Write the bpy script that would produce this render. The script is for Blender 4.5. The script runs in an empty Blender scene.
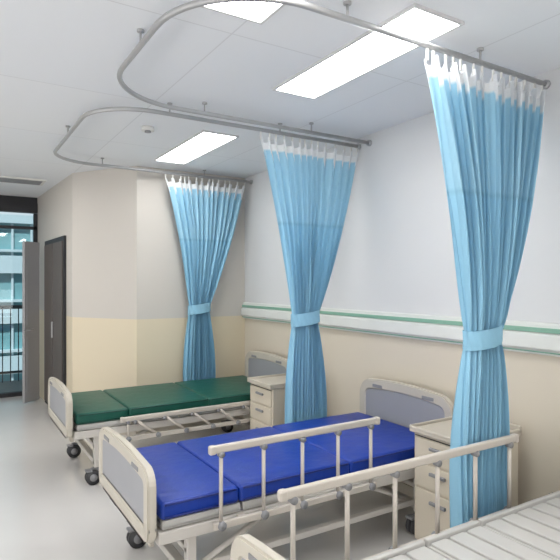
import bpy, bmesh, math, random
from mathutils import Vector, Matrix
random.seed(3)
scene = bpy.context.scene
scene.view_settings.view_transform = 'Standard'
H=1.65; ZC=2.89; W=3.0

# ---------------- materials ----------------
def mat(name, col, rough=0.5, metal=0.0, var=0.03, scale=8, spec=0.5, bump=0.0, emis=None, estr=0):
    m=bpy.data.materials.new(name); m.use_nodes=True
    nt=m.node_tree; b=nt.nodes['Principled BSDF']
    b.inputs['Roughness'].default_value=rough; b.inputs['Metallic'].default_value=metal
    b.inputs['Specular IOR Level'].default_value=spec
    tc=nt.nodes.new('ShaderNodeTexCoord'); n=nt.nodes.new('ShaderNodeTexNoise')
    n.inputs['Scale'].default_value=scale; n.inputs['Detail'].default_value=4
    nt.links.new(tc.outputs['Object'], n.inputs['Vector'])
    mx=nt.nodes.new('ShaderNodeMix'); mx.data_type='RGBA'
    c=Vector(col)
    mx.inputs[6].default_value=(*(c*(1-var)),1); mx.inputs[7].default_value=(*[min(1,x*(1+var)) for x in c],1)
    nt.links.new(n.outputs['Fac'], mx.inputs[0]); nt.links.new(mx.outputs[2], b.inputs['Base Color'])
    if bump:
        bp=nt.nodes.new('ShaderNodeBump'); bp.inputs['Strength'].default_value=bump; bp.inputs['Distance'].default_value=0.02
        nt.links.new(n.outputs['Fac'], bp.inputs['Height']); nt.links.new(bp.outputs['Normal'], b.inputs['Normal'])
    if emis:
        b.inputs['Emission Color'].default_value=(*emis,1); b.inputs['Emission Strength'].default_value=estr
    return m
def srgb(r,g,b):
    f=lambda c:(c/12.92 if c<=0.04045 else ((c+0.055)/1.055)**2.4)
    return (f(r/255),f(g/255),f(b/255))

def wall_mat(name, up, low, split, rough=0.55):
    m=mat(name, up, rough, var=0.015, scale=2)
    nt=m.node_tree; b=nt.nodes['Principled BSDF']
    g=nt.nodes.new('ShaderNodeNewGeometry'); s=nt.nodes.new('ShaderNodeSeparateXYZ'); c=nt.nodes.new('ShaderNodeMath'); c.operation='GREATER_THAN'
    c.inputs[1].default_value=split
    nt.links.new(g.outputs['Position'], s.inputs[0]); nt.links.new(s.outputs['Z'], c.inputs[0])
    old=b.inputs['Base Color'].links[0].from_socket
    mx=nt.nodes.new('ShaderNodeMix'); mx.data_type='RGBA'
    mx.inputs[6].default_value=(*low,1); nt.links.new(old,mx.inputs[7]); nt.links.new(c.outputs[0],mx.inputs[0])
    nt.links.new(mx.outputs[2], b.inputs['Base Color'])
    return m
def ceil_mat():
    m=mat('ceiling_tiles', srgb(226,228,232), 0.7, var=0.01)
    nt=m.node_tree; b=nt.nodes['Principled BSDF']
    g=nt.nodes.new('ShaderNodeNewGeometry')
    br=nt.nodes.new('ShaderNodeTexBrick'); br.offset=0
    br.inputs['Scale'].default_value=1; br.inputs['Brick Width'].default_value=0.6*2; br.inputs['Row Height'].default_value=0.6*2
    br.inputs['Mortar Size'].default_value=0.005; br.inputs['Mortar Smooth'].default_value=0.3
    br.inputs['Color1'].default_value=(*srgb(238,240,243),1); br.inputs['Color2'].default_value=(*srgb(236,239,243),1)
    br.inputs['Mortar'].default_value=(*srgb(222,224,227),1)
    nt.links.new(g.outputs['Position'], br.inputs['Vector']); nt.links.new(br.outputs['Color'], b.inputs['Base Color'])
    return m

M={}
M['wallR']=wall_mat('wall_paint_right', srgb(220,221,222), srgb(220,210,193), 1.26)
M['wallF']=wall_mat('wall_paint_far', srgb(210,204,196), srgb(227,214,188), 1.25)
M['white']=mat('white_paint', srgb(225,224,220),0.5)
M['ceil']=ceil_mat()
M['floor']=mat('floor_vinyl', srgb(216,213,210),0.14,var=0.03,scale=3,spec=0.6)
M['rail']=mat('bumper_white', srgb(228,230,226),0.4)
M['green']=mat('bumper_green', srgb(134,178,158),0.4)
M['alu']=mat('aluminium', srgb(185,185,186),0.4,0.5)
M['alu2']=mat('rail_enamel', srgb(206,198,188),0.35,0.15)
M['steel']=mat('frame_enamel', srgb(208,203,196),0.4,0.05)
M['abs']=mat('abs_beige', srgb(200,193,180),0.4,0.0)
M['inset']=mat('abs_greyblue', srgb(160,161,166),0.45)
M['grey']=mat('grey_plastic', srgb(140,140,142),0.5)
M['black']=mat('black_rubber', srgb(60,60,62),0.6)
M['blue']=mat('mattress_blue', srgb(8,54,154),0.42,var=0.15,scale=9,bump=0.4)
M['bluep']=mat('mattress_piping_blue', srgb(10,36,115),0.5)
M['dgreen']=mat('mattress_green', srgb(12,84,70),0.42,var=0.15,scale=9,bump=0.35)
M['dgreenp']=mat('mattress_piping_green', srgb(8,66,56),0.5)
M['slat']=mat('platform_white', srgb(198,196,192),0.4)
M['cab']=mat('cabinet_beige', srgb(212,202,184),0.45)
M['cabtop']=mat('cabinet_top', srgb(198,190,176),0.35)
M['dark']=mat('dark_frame', srgb(42,42,46),0.5)
M['door']=mat('door_darkgrey', srgb(96,88,84),0.5)
M['leaf']=mat('door_grey', srgb(168,168,171),0.5)
M['lamp']=mat('lamp_diffuser',(1,1,1),0.5,emis=(1.0,0.99,0.97),estr=14)
M['lampframe']=mat('lamp_frame', srgb(215,215,215),0.4)
M['bldg']=mat('building_render', srgb(205,220,224),0.7)
M['glassb']=mat('building_glass', srgb(130,175,180),0.25)
M['balc']=mat('balcony_floor', srgb(150,148,142),0.8)
g=bpy.data.materials.new('window_glass'); g.use_nodes=True
nt=g.node_tree; nt.nodes.clear(); o=nt.nodes.new('ShaderNodeOutputMaterial'); t=nt.nodes.new('ShaderNodeBsdfTransparent'); gl=nt.nodes.new('ShaderNodeBsdfGlossy'); gl.inputs['Roughness'].default_value=0.02
t.inputs[0].default_value=(0.88,0.96,0.97,1); mx=nt.nodes.new('ShaderNodeMixShader'); mx.inputs[0].default_value=0.05
nt.links.new(t.outputs[0],mx.inputs[1]); nt.links.new(gl.outputs[0],mx.inputs[2]); nt.links.new(mx.outputs[0],o.inputs[0]); M['glass']=g
c=bpy.data.materials.new('curtain_fabric'); c.use_nodes=True; nt=c.node_tree; nt.nodes.clear()
o=nt.nodes.new('ShaderNodeOutputMaterial'); a=nt.nodes.new('ShaderNodeAttribute'); a.attribute_name='Col'
pb=nt.nodes.new('ShaderNodeBsdfPrincipled'); pb.inputs['Roughness'].default_value=0.8; pb.inputs['Specular IOR Level'].default_value=0.15
tr=nt.nodes.new('ShaderNodeBsdfTranslucent'); ms=nt.nodes.new('ShaderNodeMixShader'); ms.inputs[0].default_value=0.15
w=nt.nodes.new('ShaderNodeTexNoise'); w.inputs['Scale'].default_value=90
bp=nt.nodes.new('ShaderNodeBump'); bp.inputs['Strength'].default_value=0.15; bp.inputs['Distance'].default_value=0.003
nt.links.new(w.outputs['Fac'],bp.inputs['Height']); nt.links.new(bp.outputs['Normal'],pb.inputs['Normal'])
nt.links.new(a.outputs['Color'],pb.inputs['Base Color']); nt.links.new(a.outputs['Color'],tr.inputs['Color'])
nt.links.new(pb.outputs[0],ms.inputs[1]); nt.links.new(tr.outputs[0],ms.inputs[2]); nt.links.new(ms.outputs[0],o.inputs[0]); M['cur']=c

# ---------------- mesh builder ----------------
def empty(name, loc=(0,0,0)):
    e=bpy.data.objects.new(name,None); e.location=loc; e.empty_display_size=0.2
    scene.collection.objects.link(e); return e
class Part:
    def __init__(s,name,mats,parent=None):
        s.name=name; s.mats=[M[k] for k in mats]; s.parent=parent; s.bm=bmesh.new()
    def _merge(s,b,mi,smooth=False):
        for f in b.faces: f.material_index=mi if f.material_index==0 else f.material_index; f.smooth=smooth
        me=bpy.data.meshes.new('t'); b.to_mesh(me); b.free(); s.bm.from_mesh(me); bpy.data.meshes.remove(me)
    def box(s,lo,hi,mi=0,bev=0.0,seg=2,mtx=None):
        b=bmesh.new(); bmesh.ops.create_cube(b,size=1)
        lo=Vector(lo); hi=Vector(hi); ce=(lo+hi)/2; sz=hi-lo
        for v in b.verts: v.co=Vector((v.co.x*sz.x,v.co.y*sz.y,v.co.z*sz.z))+ce
        if bev: bmesh.ops.bevel(b,geom=b.edges[:],offset=bev,segments=seg,profile=0.5,affect='EDGES')
        if mtx: bmesh.ops.transform(b,matrix=mtx,verts=b.verts)
        s._merge(b,mi,False); return s
    def tube(s,pts,r,mi=0,seg=12,flat=1.0,closed=False):
        pts=[Vector(p) for p in pts]; b=bmesh.new(); rings=[]
        n=len(pts)
        for i,p in enumerate(pts):
            d=(pts[min(i+1,n-1)]-pts[max(i-1,0)]).normalized()
            up=Vector((0,0,1)) if abs(d.z)<0.95 else Vector((0,1,0))
            sd=d.cross(up).normalized(); u=sd.cross(d).normalized()
            rings.append([b.verts.new(p+sd*math.cos(t)*r*flat+u*math.sin(t)*r) for t in [2*math.pi*k/seg for k in range(seg)]])
        for i in range(n-1):
            for k in range(seg):
                b.faces.new((rings[i][k],rings[i][(k+1)%seg],rings[i+1][(k+1)%seg],rings[i+1][k]))
        b.faces.new(rings[0][::-1]); b.faces.new(rings[-1])
        bmesh.ops.recalc_face_normals(b,faces=b.faces)
        s._merge(b,mi,True); return s
    def panel(s,prof,x0,x1,inset=0.06,mi=0,mi2=1):
        b=bmesh.new()
        v0=[b.verts.new((x0,y,z)) for y,z in prof]; v1=[b.verts.new((x1,y,z)) for y,z in prof]
        n=len(prof)
        f0=b.faces.new(v0[::-1]); f1=b.faces.new(v1)
        for i in range(n): b.faces.new((v0[i],v0[(i+1)%n],v1[(i+1)%n],v1[i]))
        bmesh.ops.recalc_face_normals(b,faces=b.faces)
        rim=[e for e in b.edges if (e.verts[0].co.x==e.verts[1].co.x)]
        bmesh.ops.bevel(b,geom=rim,offset=0.008,segments=2,affect='EDGES')
        big=sorted(b.faces,key=lambda f:-f.calc_area())[:2]
        if inset:
            for f in big:
                bmesh.ops.inset_individual(b,faces=[f],thickness=inset,use_even_offset=True)
                bmesh.ops.inset_individual(b,faces=[f],thickness=0.008,depth=-0.008,use_even_offset=True)
                f.material_index=mi2
        s._merge(b,mi,False); return s
    def cyl(s,c,axis,r,l,mi=0,seg=20):
        a={'x':Vector((1,0,0)),'y':Vector((0,1,0)),'z':Vector((0,0,1))}[axis]
        c=Vector(c); return s.tube([c-a*l/2,c+a*l/2],r,mi,seg)
    def done(s):
        me=bpy.data.meshes.new(s.name); s.bm.to_mesh(me); s.bm.free()
        for m in s.mats: me.materials.append(m)
        ob=bpy.data.objects.new(s.name,me); scene.collection.objects.link(ob)
        if s.parent: ob.parent=s.parent
        return ob

def rprof(y0,y1,z0,z1,rt,rb,arch=0.0,n=7):
    pts=[]
    def arc(cy,cz,r,a0,a1):
        for i in range(n+1):
            a=math.radians(a0+(a1-a0)*i/n); pts.append((cy+r*math.cos(a),cz+r*math.sin(a)))
    arc(y0+rb,z0+rb,rb,180,270); arc(y1-rb,z0+rb,rb,270,360)
    arc(y1-rt,z1-rt,rt,0,90)
    if arch:
        for i in range(1,8):
            t=i/8; y=(y1-rt)+(y0+rt-(y1-rt))*t; pts.append((y,z1+arch*math.sin(math.pi*t)))
    arc(y0+rt,z1-rt,rt,90,180)
    return pts

# ---------------- room ----------------
def wall(name,p0,p1,th,mk,z0=0,z1=ZC):
    p0=Vector((*p0,0)); p1=Vector((*p1,0)); d=(p1-p0); n=Vector((d.y,-d.x,0)).normalized()*th
    bm=bmesh.new()
    q=[p0,p1,p1+n,p0+n]
    lo=[bm.verts.new((v.x,v.y,z0)) for v in q]; hi=[bm.verts.new((v.x,v.y,z1)) for v in q]
    bm.faces.new(lo); bm.faces.new(hi[::-1])
    for i in range(4): bm.faces.new((lo[i],hi[i],hi[(i+1)%4],lo[(i+1)%4]))
    bmesh.ops.recalc_face_normals(bm,faces=bm.faces)
    me=bpy.data.meshes.new(name); bm.to_mesh(me); bm.free(); me.materials.append(M[mk])
    o=bpy.data.objects.new(name,me); scene.collection.objects.link(o); return o
YE=8.6
wall('wall_right',(W,-3),(W,5.66),0.12,'wallR')
wall('wall_far',(1.70,5.66),(W+0.12,5.66),-0.12,'wallF')
wall('wall_angled',(1.70,5.66),(1.19,6.42),0.1,'wallF')
wall('wall_corridor',(1.19,6.42),(1.10,YE),0.1,'wallF')
wall('wall_left',(-3,-3),(-3,YE),-0.1,'wallR')
wall('wall_back',(-3,-3),(W,-3),0.1,'wallR')
wall('wall_end',(-3,YE),(-0.7,YE),-0.1,'wallF')
Part('floor',['floor']).box((-3.1,-3.1,-0.1),(W+0.12,YE+0.05,0)).done()
Part('ceiling',['ceil']).box((-3.1,-3.1,ZC),(W+0.12,YE+0.1,ZC+0.1)).done()
wall('baseboard_right',(W,-3),(W,5.66),-0.012,'cabtop',0,0.09)
wall('baseboard_far',(1.70,5.66),(W,5.66),0.012,'cabtop',0,0.09)
wall('baseboard_angled',(1.70,5.66),(1.19,6.42),-0.012,'cabtop',0,0.09)
b=Part('trim_1',['rail','green'])
b.box((W-0.03,-2.9,1.22),(W,5.655,1.41),0,0.008)
b.box((W-0.055,-2.9,1.25),(W-0.028,5.655,1.345),0,0.012,3)
b.box((W-0.040,-2.9,1.352),(W-0.028,5.655,1.380),1,0.003)
b.box((W-0.034,-2.9,1.232),(W-0.028,5.655,1.240),1)
b.done()

gz=empty('window_1',(0,YE,0))
f=Part('frame',['dark'],gz)
f.box((-0.7,-0.05,2.66),(1.1,0.05,2.80)); f.box((-0.7,-0.04,2.42),(1.1,0.04,2.46))
f.box((-0.7,-0.02,2.80),(1.1,0.05,ZC))
for x in (-0.7,-0.1,0.5,1.05): f.box((x,-0.04,0.0),(x+0.05,0.04,2.65))
f.box((-0.7,-0.04,0),(1.1,0.04,0.06)); f.done()
Part('glass',['glass'],gz).box((-0.65,-0.005,2.47),(1.08,0.005,2.62)).box((-0.65,-0.005,0.06),(0.5,0.005,2.42)).box((0.55,-0.005,0.06),(1.05,0.005,2.42)).done()
ang=math.atan2(0.09,YE-6.42)
d=empty('door_1',(1.19-0.3*math.sin(ang),6.72,0)); d.rotation_euler=(0,0,ang)
f=Part('leaf',['door','dark','alu','white'],d)
f.box((-0.03,0,0.02),(-0.001,1.15,2.2),1)
for k in range(2):
    f.box((-0.045,0.05+k*0.54,0.06),(-0.02,0.56+k*0.54,2.14),0,0.004)
f.box((-0.07,0.5,0.95),(-0.05,0.53,1.15),2,0.004)
f.done()
d=empty('door_2',(1.07,8.12,0)); d.rotation_euler=(0,0,math.radians(-45))
f=Part('leaf',['leaf','grey','alu'],d)
f.box((-0.04,-0.30,0.02),(0,0,2.2),0,0.005)
f.box((-0.045,-0.26,0.15),(0.005,-0.04,0.9),0,0.003).box((-0.045,-0.26,1.05),(0.005,-0.04,2.0),0,0.003)
f.tube([(0.0,-0.27,1.0),(0.05,-0.27,1.0),(0.05,-0.18,1.0)],0.01,2); f.done()
Part('balcony_floor',['balc']).box((-3,YE+0.05,-0.15),(2.5,10.1,-0.02)).done()
f=Part('balcony_railing',['dark'])
f.box((-2.5,9.95,1.2),(2.5,10.02,1.26)); f.box((-2.5,9.97,0.12),(2.5,10.0,0.16))
for i in range(42): f.box((-2.5+i*0.12,9.97,-0.02),(-2.485+i*0.12,9.985,1.2))
f.done()
f=Part('neighbouring_building',['bldg','glassb','dark'])
f.box((-14,24,-12),(14,34,16),1)
for i in range(14):
    z=-12+i*2.0
    f.box((-14.2,23.7,z),(14.2,24.1,z+0.7),0); f.box((-14.2,23.7,z+0.85),(14.2,24.1,z+0.95),0)
for i in range(40): f.box((-14+i*0.7,23.85,-12),(-13.92+i*0.7,24.1,16),0)
f.done()
f=Part('ceiling_vent',['white','grey']).box((0.45,7.0,ZC-0.02),(1.0,7.35,ZC),0,0.004)
for i in range(6): f.box((0.49,7.03+i*0.05,ZC-0.026),(0.96,7.05+i*0.05,ZC-0.019),1)
f.done()
Part('smoke_detector',['white','grey']).cyl((1.35,4.2,ZC-0.015),'z',0.05,0.03,0).cyl((1.35,4.2,ZC-0.035),'z',0.025,0.015,1).done()

def lamp(x0,y0):
    e=empty('ceiling_light',(x0,y0,ZC))
    f=Part('housing',['lampframe'],e)
    f.box((-0.015,-0.015,-0.015),(0.315,0,0)).box((-0.015,1.2,-0.015),(0.315,1.215,0)).box((-0.015,0,-0.015),(0,1.2,0)).box((0.3,0,-0.015),(0.315,1.2,0)); f.done()
    Part('diffuser',['lamp'],e).box((0,0,-0.008),(0.3,1.2,-0.001)).done()
for x,y in [(1.77,4.05),(1.77,1.72),(0.95,1.0),(1.77,-0.8),(-1.0,1.7),(-1.0,4.05),(-1.0,-0.8),(-0.2,6.0)]: lamp(x,y)  # panels left of and behind the view are added to brighten the room

# ---------------- curtain tracks ----------------
ZT=2.815
def roundpath(pts,r,n=14):
    out=[Vector(pts[0])]
    for i in range(1,len(pts)-1):
        a,p,c=Vector(pts[i-1]),Vector(pts[i]),Vector(pts[i+1])
        d0=(a-p).normalized(); d1=(c-p).normalized()
        ce=p+d0*r+d1*r
        for k in range(n+1):
            t=math.pi/2*k/n
            out.append(ce-d1*r*math.cos(t)-d0*r*math.sin(t))
    out.append(Vector(pts[-1])); return out
def track(pts,r,hang):
    e=empty('curtain_track')
    path=roundpath([(x,y,ZT) for x,y in pts],r)
    Part('rail',['alu'],e).tube(path,0.015,0,8).done()
    f=Part('brackets',['alu'],e)
    for x,y in hang:
        f.tube([(x,y,ZT),(x,y,ZC)],0.006,0,8).cyl((x,y,ZC-0.005),'z',0.018,0.01)
    for x,y in (pts[0],pts[-1]): f.cyl((x-0.01,y,ZT),'x',0.025,0.02)
    f.done()
track([(W,5.48),(0.8,5.48),(0.8,3.56),(W,3.56)],0.4,[(2.4,5.48),(1.3,5.48),(0.8,4.5),(1.3,3.56),(2.2,3.56)])
track([(W,3.42),(0.8,3.42),(0.8,1.86),(W,1.86)],0.5,[(2.4,3.42),(1.5,3.42),(0.8,2.6),(1.5,1.86),(2.4,1.86)])

# ---------------- curtains ----------------
BL=Vector(srgb(156,206,231)); BL2=Vector(srgb(166,211,233)); WH=Vector(srgb(240,242,244))
def curtain(Y,seed,cx0=2.455,cw=2.39,wt=0.95):
    rnd=random.Random(seed)
    e=empty('privacy_curtain',(0,Y,0))
    zt,zb,zw=2.765,0.28,1.36
    nu,nv=480,110; nf=13
    ph=[rnd.uniform(0,6.28) for _ in range(6)]
    ws=[rnd.uniform(0.6,1.5) for _ in range(nf)]; S=sum(ws); cum=[0]
    for q in ws: cum.append(cum[-1]+q/S)
    amps=[rnd.uniform(0.7,1.3) for _ in range(nf+1)]
    def phase(u):
        for k in range(nf):
            if u<=cum[k+1] or k==nf-1:
                fr=(u-cum[k])/(cum[k+1]-cum[k]); return 2*math.pi*(k+fr), amps[k]*(1-fr)+amps[k+1]*fr
    PH=[phase(i/nu) for i in range(nu+1)]
    bm=bmesh.new(); cl=bm.verts.layers.float_color.new('Col'); g=[]
    for j in range(nv+1):
        v=j/nv; z=zt+(zb-zt)*v
        if z>=zw:
            t=(zt-z)/(zt-zw); wd=wt+(0.235-wt)*(t**1.0); cx=cx0+(cw-cx0)*t+0.03*math.sin(math.pi*t); am=0.036+0.026*t
            en=t**3
        else:
            t=(zw-z)/(zw-zb); s=math.sin(min(1,t*1.5)*math.pi/2); wd=0.235+0.135*s; cx=cw; am=0.060+0.010*s; en=1-0.6*s
        pin=math.exp(-((z-zw)/0.07)**2); am*=1-0.2*pin
        row=[]
        for i in range(nu+1):
            u=i/nu
            p,ak=PH[i]
            p=p+0.5*math.sin(2*math.pi*2*u+3*v+ph[0])
            wav=math.sin(p)+0.28*math.sin(2*p+5*v+ph[5])+0.12*math.sin(5*p+ph[1]+9*v)
            amp=am*ak*0.85
            env=(1-en)+en*math.sqrt(max(0,1-(2*u-1)**2))
            y=amp*wav*env+0.008*math.sin(2*math.pi*4*u+5*v+ph[4])
            x=cx+wd*(u-0.5)+0.16*wd/nf*math.sin(2*p)
            zz=z
            if j<6: zz=z-(6-j)/6*0.045*(0.5-0.5*math.cos(p))
            vt=bm.verts.new((x,y,zz))
            zg=0.5+0.5*math.cos(p)
            if v<0.03+0.035*zg: col=WH
            elif v<0.262: col=BL2
            elif v<0.270: col=BL*0.9
            else: col=BL
            vt[cl]=(*col,1); row.append(vt)
        g.append(row)
    for j in range(nv):
        for i in range(nu):
            f=bm.faces.new((g[j][i],g[j+1][i],g[j+1][i+1],g[j][i+1])); f.smooth=True
    me=bpy.data.meshes.new('drape'); bm.to_mesh(me); bm.free(); me.materials.append(M['cur'])
    o=bpy.data.objects.new('drape',me); scene.collection.objects.link(o); o.parent=e
    bm=bmesh.new(); cl=bm.verts.layers.float_color.new('Col'); R=[]
    for j in range(9):
        z=zw-0.05+0.10*j/8; k=1+0.02*math.sin(math.pi*j/8)+0.05*abs(j/8-0.5)
        row=[]
        for i in range(72):
            a=2*math.pi*i/72
            wv=1+0.03*math.sin(11*a+0.5*j)
            vt=bm.verts.new((cw+0.126*k*wv*math.cos(a),0.072*k*wv*math.sin(a),z+0.018*math.cos(a)))
            vt[cl]=(*(BL*0.97),1); row.append(vt)
        R.append(row)
    for j in range(8):
        for i in range(72):
            f=bm.faces.new((R[j][i],R[j][(i+1)%72],R[j+1][(i+1)%72],R[j+1][i])); f.smooth=True
    me=bpy.data.meshes.new('tie_band'); bm.to_mesh(me); bm.free(); me.materials.append(M['cur'])
    o=bpy.data.objects.new('tie_band',me); scene.collection.objects.link(o); o.parent=e
    f=Part('hooks',['white'],e)
    for i in range(nf+1):
        x=cx0-wt/2+wt*cum[i]; f.box((x-0.005,-0.005,2.74),(x+0.005,0.005,2.80))
    f.done()
curtain(5.48,1,2.43,2.34); curtain(3.56,2,2.50,2.44); curtain(1.86,3,2.475,2.42)

# ---------------- beds ----------------
L=2.12; BW=0.96
def bed(loc,matt=None,near=None,far=None):
    e=empty('hospital_bed',loc)
    f=Part('footboard',['abs','inset','grey'],e)
    f.panel(rprof(0,BW,0.42,0.775,0.10,0.05,0.02),0,0.045,0.055)
    for y in (0.14,BW-0.14): f.box((0.045,y-0.03,0.36),(0.07,y+0.03,0.56),0,0.005)
    for y in (0.2,BW-0.2): f.box((-0.004,y-0.055,0.725),(0.049,y+0.055,0.748),2,0.004)
    f.done()
    f=Part('headboard',['abs','inset','grey'],e)
    f.panel(rprof(0,BW,0.36,0.875,0.13,0.05,0.02),L-0.045,L,0.06)
    for y in (0.14,BW-0.14): f.box((L-0.07,y-0.03,0.36),(L-0.045,y+0.03,0.56),0,0.005)
    for y in (0.22,BW-0.22): f.box((L-0.049,y-0.055,0.82),(L+0.004,y+0.055,0.845),2,0.004)
    f.done()
    f=Part('frame',['steel','grey'],e)
    for y in (0.02,BW-0.07): f.box((0.06,y,0.40),(L-0.06,y+0.05,0.46),0,0.006)
    for x in (0.06,0.7,1.3,L-0.11): f.box((x,0.03,0.40),(x+0.05,BW-0.03,0.45),0,0.006)
    for x in (0.22,L-0.30):
        for y in (0.06,BW-0.11): f.box((x,y,0.14),(x+0.05,y+0.05,0.42),0,0.006)
        f.box((x,0.07,0.16),(x+0.05,BW-0.07,0.20),0,0.005)
        f.box((x,0.07,0.30),(x+0.05,BW-0.07,0.33),0,0.005)
    for y in (0.07,BW-0.11): f.box((0.22,y,0.20),(L-0.25,y+0.04,0.235),0,0.005)
    for y in (0.3,0.66):
        f.tube([(0.03,y,0.38),(0.9,y,0.38)],0.014,1)
        f.tube([(0.03,y,0.38),(0.03,y+0.12,0.38)],0.009,1)
    f.tube([(0.3,0.09,0.22),(0.75,0.09,0.42)],0.014,0); f.tube([(1.8,0.09,0.22),(1.35,0.09,0.42)],0.014,0)
    f.done()
    f=Part('casters',['black','grey'],e)
    for x in (0.245,L-0.275):
        for y in (0.085,BW-0.085):
            f.cyl((x-0.03,y-0.018,0.062),'y',0.06,0.022,0).cyl((x-0.03,y+0.018,0.062),'y',0.06,0.022,0)
            f.cyl((x-0.03,y,0.062),'y',0.03,0.07,1)
            f.box((x-0.05,y-0.008,0.06),(x+0.02,y+0.008,0.14),1,0.004)
            f.box((x-0.09,y-0.03,0.11),(x-0.04,y+0.03,0.125),1,0.003)
    f.done()
    f=Part('platform',['slat','grey'],e)
    segs=[(0.08,0.50),(0.515,0.93),(0.945,1.30),(1.315,2.05)]
    for a,b in segs:
        f.box((a,0.03,0.465),(b,BW-0.03,0.485),0,0.006)
        n=int((b-a)/0.105); st=(b-a)/n
        for k in range(n): f.box((a+k*st+0.012,0.06,0.483),(a+(k+1)*st-0.012,BW-0.06,0.497),0,0.005)
        f.box((a,0.03,0.47),(b,0.055,0.51),0,0.005); f.box((a,BW-0.055,0.47),(b,BW-0.03,0.51),0,0.005)
    f.done()
    if matt:
        f=Part('mattress',[matt,matt+'p'],e)
        for a,b in [(0.07,0.49),(0.49,1.22),(1.22,2.05)]:
            f.box((a+0.001,0.02,0.512),(b-0.001,BW-0.02,0.60),0,0.022,4)
            for z in (0.528,0.588):
                for y in (0.018,BW-0.018): f.tube([(a+0.02,y,z),(b-0.02,y,z)],0.005,1,6)
        ob=f.done()
        for p in ob.data.polygons: p.use_smooth=True
    def rail(y,x0,x1,up,nm):
        f=Part(nm,['alu2','grey'],e)
        s=-1 if y<0.5 else 1
        zt=0.83 if up else 0.525; zb=0.45 if up else 0.36
        sh=0 if up else 0.22
        f.box((x0-0.03,y-0.014,zt-0.022),(x1+0.03,y+0.014,zt+0.018),0,0.01,3)
        f.box((x0-0.045,y-0.017,zt-0.026),(x0-0.01,y+0.017,zt+0.02),0,0.01,3); f.box((x1+0.01,y-0.017,zt-0.026),(x1+0.045,y+0.017,zt+0.02),0,0.01,3)
        f.box((x0-0.02,y-0.012,zb-0.018),(x1+0.02,y+0.012,zb+0.018),0,0.006)
        n=5 if x1-x0<1.2 else 6
        for k in range(n):
            x=x0+0.02+(x1-x0-0.04)*k/(n-1)
            f.tube([(x,y,zb),(x-(sh if k else 0)*0.9,y,zt-0.01)],0.012,0,10,0.8)
            f.cyl((x,y+s*0.012,zb),'y',0.022,0.02,1)
            f.cyl((x-(sh if k else 0)*0.9,y,zt-0.03),'y',0.016,0.03,1)
        for x in (x0+0.15,x1-0.15): f.box((x-0.02,min(y,y-s*0.05),zb-0.012),(x+0.02,max(y,y-s*0.05),zb+0.012),0,0.003)
        f.done()
    if near: rail(-0.03,near[0],near[1],near[2],'side_rail_near')
    if far: rail(BW+0.03,far[0],far[1],far[2],'side_rail_far')
    return e
bed((0.78,4.43,0),'dgreen',near=(0.45,1.75,False))
bed((0.78,2.43,0),'blue',near=(0.34,1.35,True))
bed((0.85,0.76,0),None,far=(0.27,1.66,True))

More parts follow.
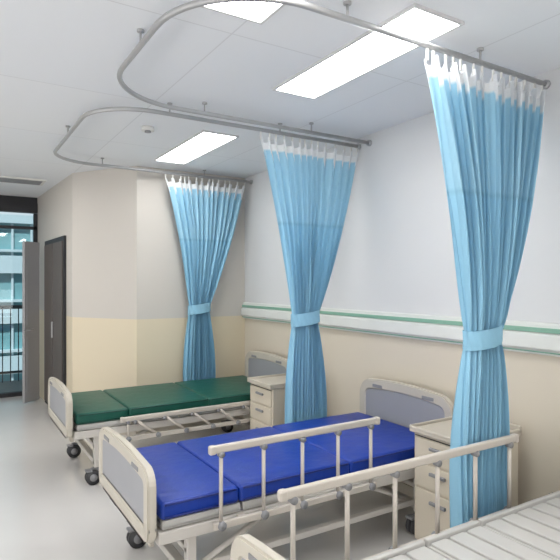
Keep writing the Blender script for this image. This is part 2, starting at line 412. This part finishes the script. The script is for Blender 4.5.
# ---------------- bedside cabinets ----------------
def cabinet(loc,w=0.42,dp=0.48,h=0.76):
    e=empty('bedside_cabinet',loc)
    f=Part('body',['cab','grey','dark'],e)
    f.box((0.02,0.01,0.07),(dp,w-0.01,h-0.03),0,0.008)
    f.box((0.008,0.025,h-0.19),(0.022,w-0.025,h-0.05),0,0.005)
    f.box((0.008,0.025,0.10),(0.022,w-0.025,0.40),0,0.005)
    f.box((0.008,0.025,0.415),(0.022,w-0.025,h-0.205),0,0.005)
    for z in (h-0.10,0.34,h-0.25): f.box((-0.008,w/2-0.06,z-0.01),(0.01,w/2+0.06,z+0.01),1,0.005)
    f.box((0.018,0.02,h-0.05),(0.021,w-0.02,h-0.045),2)
    f.done()
    f=Part('top',['cabtop'],e)
    f.box((-0.01,-0.005,h-0.03),(dp+0.01,w+0.005,h-0.005),0,0.008)
    f.box((-0.01,-0.005,h-0.012),(0.01,w+0.005,h+0.008),0,0.006)
    f.box((-0.01,-0.005,h-0.012),(dp+0.01,0.012,h+0.012),0,0.006); f.box((-0.01,w-0.012,h-0.012),(dp+0.01,w+0.005,h+0.012),0,0.006)
    f.box((dp-0.01,-0.005,h-0.012),(dp+0.01,w+0.005,h+0.03),0,0.006); f.done()
    f=Part('casters',['black'],e)
    for x in (0.06,dp-0.05):
        for y in (0.05,w-0.05): f.cyl((x,y,0.03),'y',0.03,0.02).box((x-0.01,y-0.012,0.03),(x+0.01,y+0.012,0.075))
    f.done()
cabinet((2.42,1.965,0)); cabinet((2.34,3.93,0))

# ---------------- light / world / camera ----------------
wd=bpy.data.worlds.new('World'); scene.world=wd; wd.use_nodes=True
nt=wd.node_tree; bg=nt.nodes['Background']; sky=nt.nodes.new('ShaderNodeTexSky'); sky.sky_type='HOSEK_WILKIE'; sky.turbidity=5
sky.sun_direction=(-0.5,-0.3,0.8)
nt.links.new(sky.outputs[0],bg.inputs[0]); bg.inputs[1].default_value=1.6
sun=bpy.data.lights.new('sun','SUN'); sun.energy=4; sun.angle=0.05; so=bpy.data.objects.new('sun_light',sun); so.rotation_euler=(math.radians(40),0,math.radians(-20)); scene.collection.objects.link(so)
def area(name,loc,rot,sx,sy,en,col=(1,1,1)):
    a=bpy.data.lights.new(name,'AREA'); a.shape='RECTANGLE'; a.size=sx; a.size_y=sy; a.energy=en; a.color=col
    o=bpy.data.objects.new(name,a); o.location=loc; o.rotation_euler=[math.radians(r) for r in rot]; scene.collection.objects.link(o)
area('fill_left',(-2.9,2.5,1.3),(0,-115,0),1.8,8.0,110,(0.98,0.99,1))  # added fill by the left wall, no window there; brightens ceiling and right wall
area('fill_back',(0.0,-2.9,1.2),(118,0,0),5.0,1.6,55,(0.98,0.99,1))  # unseen added fill behind the camera, tilted up to lift the ceiling
cam=bpy.data.cameras.new('camera'); co=bpy.data.objects.new('camera',cam); scene.collection.objects.link(co)
cam.sensor_width=36; cam.lens=535/560*36; cam.shift_y=0.0036; cam.clip_start=0.02
co.location=(0,0,H); co.rotation_euler=(math.radians(90),0,math.radians(-31.7))
scene.camera=co
